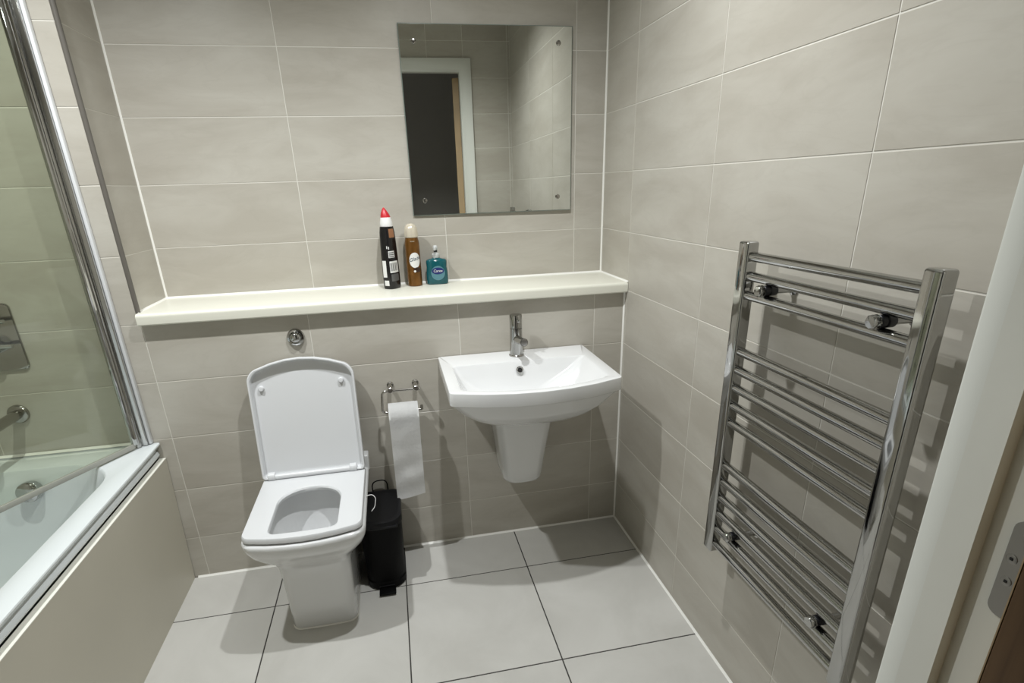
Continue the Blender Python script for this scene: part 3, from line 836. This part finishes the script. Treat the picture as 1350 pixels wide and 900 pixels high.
for ly in (-.25, -1.25):
    for lx in (-.62, -.22):
        lathe('foot', [(.02, 0.0005), (.02, .01), (.01, .012), (.01, .19)], (lx, ly, 0), 'Z', M_STEEL, t, 12)
oc = Vector((-.372, -.134, .500)); od = Vector((0, -1, .12)).normalized()
lathe('overflow_filler', [(.030, -.004), (.032, .004), (.0325, .022), (.030, .028), (.024, .0305), (.0001, .031)], oc, od, M_CHROME, t, 32)
lathe('drain', [(.033, -.002), (.033, .003), (.028, .005), (.0001, .006)], (-.41, -.34, .167), 'Z', M_CHROME, t, 28)

bm = bmesh.new()
def pan_(x_, z_): return (x_, z_)
sec = [(-.070, .0), (-.051, .0), (-.0345, .4985), (-.0350, .5000), (-.0545, .5000)]
bloft(bm, [[Vector((x_, y_, z_)) for x_, z_ in sec] for y_ in (YF + .004, -.003)])
sp_ = emit('side_panel', bm, M_PANEL, t, smooth=20, label='beige side panel under the tub rim')
bm = bmesh.new()
bloft(bm, [[Vector((x_, y_, z_)) for x_, z_ in [(-.0550, .5002), (-.0342, .5002), (-.0342, .5020), (-.0550, .5020)]] for y_ in (YF + .004, -.003)])
emit('panel_edging', bm, M_PEDGE, sp_, label='pale cream top edge of the panel')

# ------------------------------------------------------------------ shower screen
hx, hy = -.089, -.034
dr = Vector((-.491, -.871, 0)).normalized(); nr = Vector((dr.y, -dr.x, 0))
t = thing('shower_screen', 'hinged clear glass shower screen with chrome post on the bath edge', 'shower screen', (hx, hy, .563))
ZG0, ZG1 = .582, 1.97
def slab(name, s0, s1, th, z0, z1, material, parent, bev=0):
    bm = bbox(bmesh.new(), s0, s1, -th / 2, th / 2, z0, z1, bev, 2)
    for v in bm.verts:
        v.co = Vector((hx, hy, 0)) + dr * v.co.x + nr * v.co.y + Vector((0, 0, v.co.z))
    return emit(name, bm, material, parent)
slab('glass_pane', .017, .80, .006, ZG0, ZG1, M_GLASS, t)
slab('bottom_seal', .017, .80, .009, ZG0 - .014, ZG0 + .002, mat('seal_strip', (.36, .36, .32), .4), t, .001)
box('wall_channel', (-.090, -.068, -.026, -.0005, .564, 1.985), M_ALU, t, bev=.003, seg=3)
box('channel_cover', (-.0678, -.0580, -.018, -.0005, .564, 1.985), M_PLAST, t, bev=.003)
tube('pivot_tube', [(hx - .003, hy + .001, .565), (hx - .003, hy + .001, 1.985)], .0085, M_CHROME, t, 24)
slab('pane_clamp', .006, .022, .013, ZG0 - .004, ZG1 + .004, M_CHROME, t, .003)

# ------------------------------------------------------------------ shower valve and bath spout
vx = -.412
t = thing('shower_valve', 'square chrome shower valve plate with two lever handles', 'shower valve', (vx, 0, .95))
bm = bmesh.new()
def plate(i, y):
    rg = rring(vx - .076 + i, vx + .076 - i, 1.055 - i, .851 + i, .016, .016, 0, 0)
    return [Vector((p.x, y, p.y)) for p in rg]
bloft(bm, [plate(0, -.0005), plate(0, -.005), plate(.002, -.007)]); emit('plate', bm, M_CHROME_D, t)
for z, rk in ((1.006, .021), (.932, .024)):
    h = lathe('handle', [(rk, .006), (rk, .040), (rk - .002, .043), (.0001, .0435)], (vx + .01, 0, z), (0, -1, 0), M_CHROME, t, 28)
    tube('lever', [(vx + .015, -.030, z), (vx + .066, -.032, z + .001)], [.0075, .006], M_CHROME, h, 14)
t = thing('bath_spout', 'chrome bath spout on the tiled wall above the tub', 'spout', (vx, 0, .708))
lathe('flange', [(.030, 0), (.030, .006), (.027, .010), (.018, .012)], (vx - .003, 0, .708), (0, -1, 0), M_CHROME_D, t, 32)
tube('spout_tube', bend([(vx - .003, -.004, .708), (vx - .003, -.165, .708), (vx - .003, -.172, .685)], .02, 6), .0155, M_CHROME_D, t, 22)
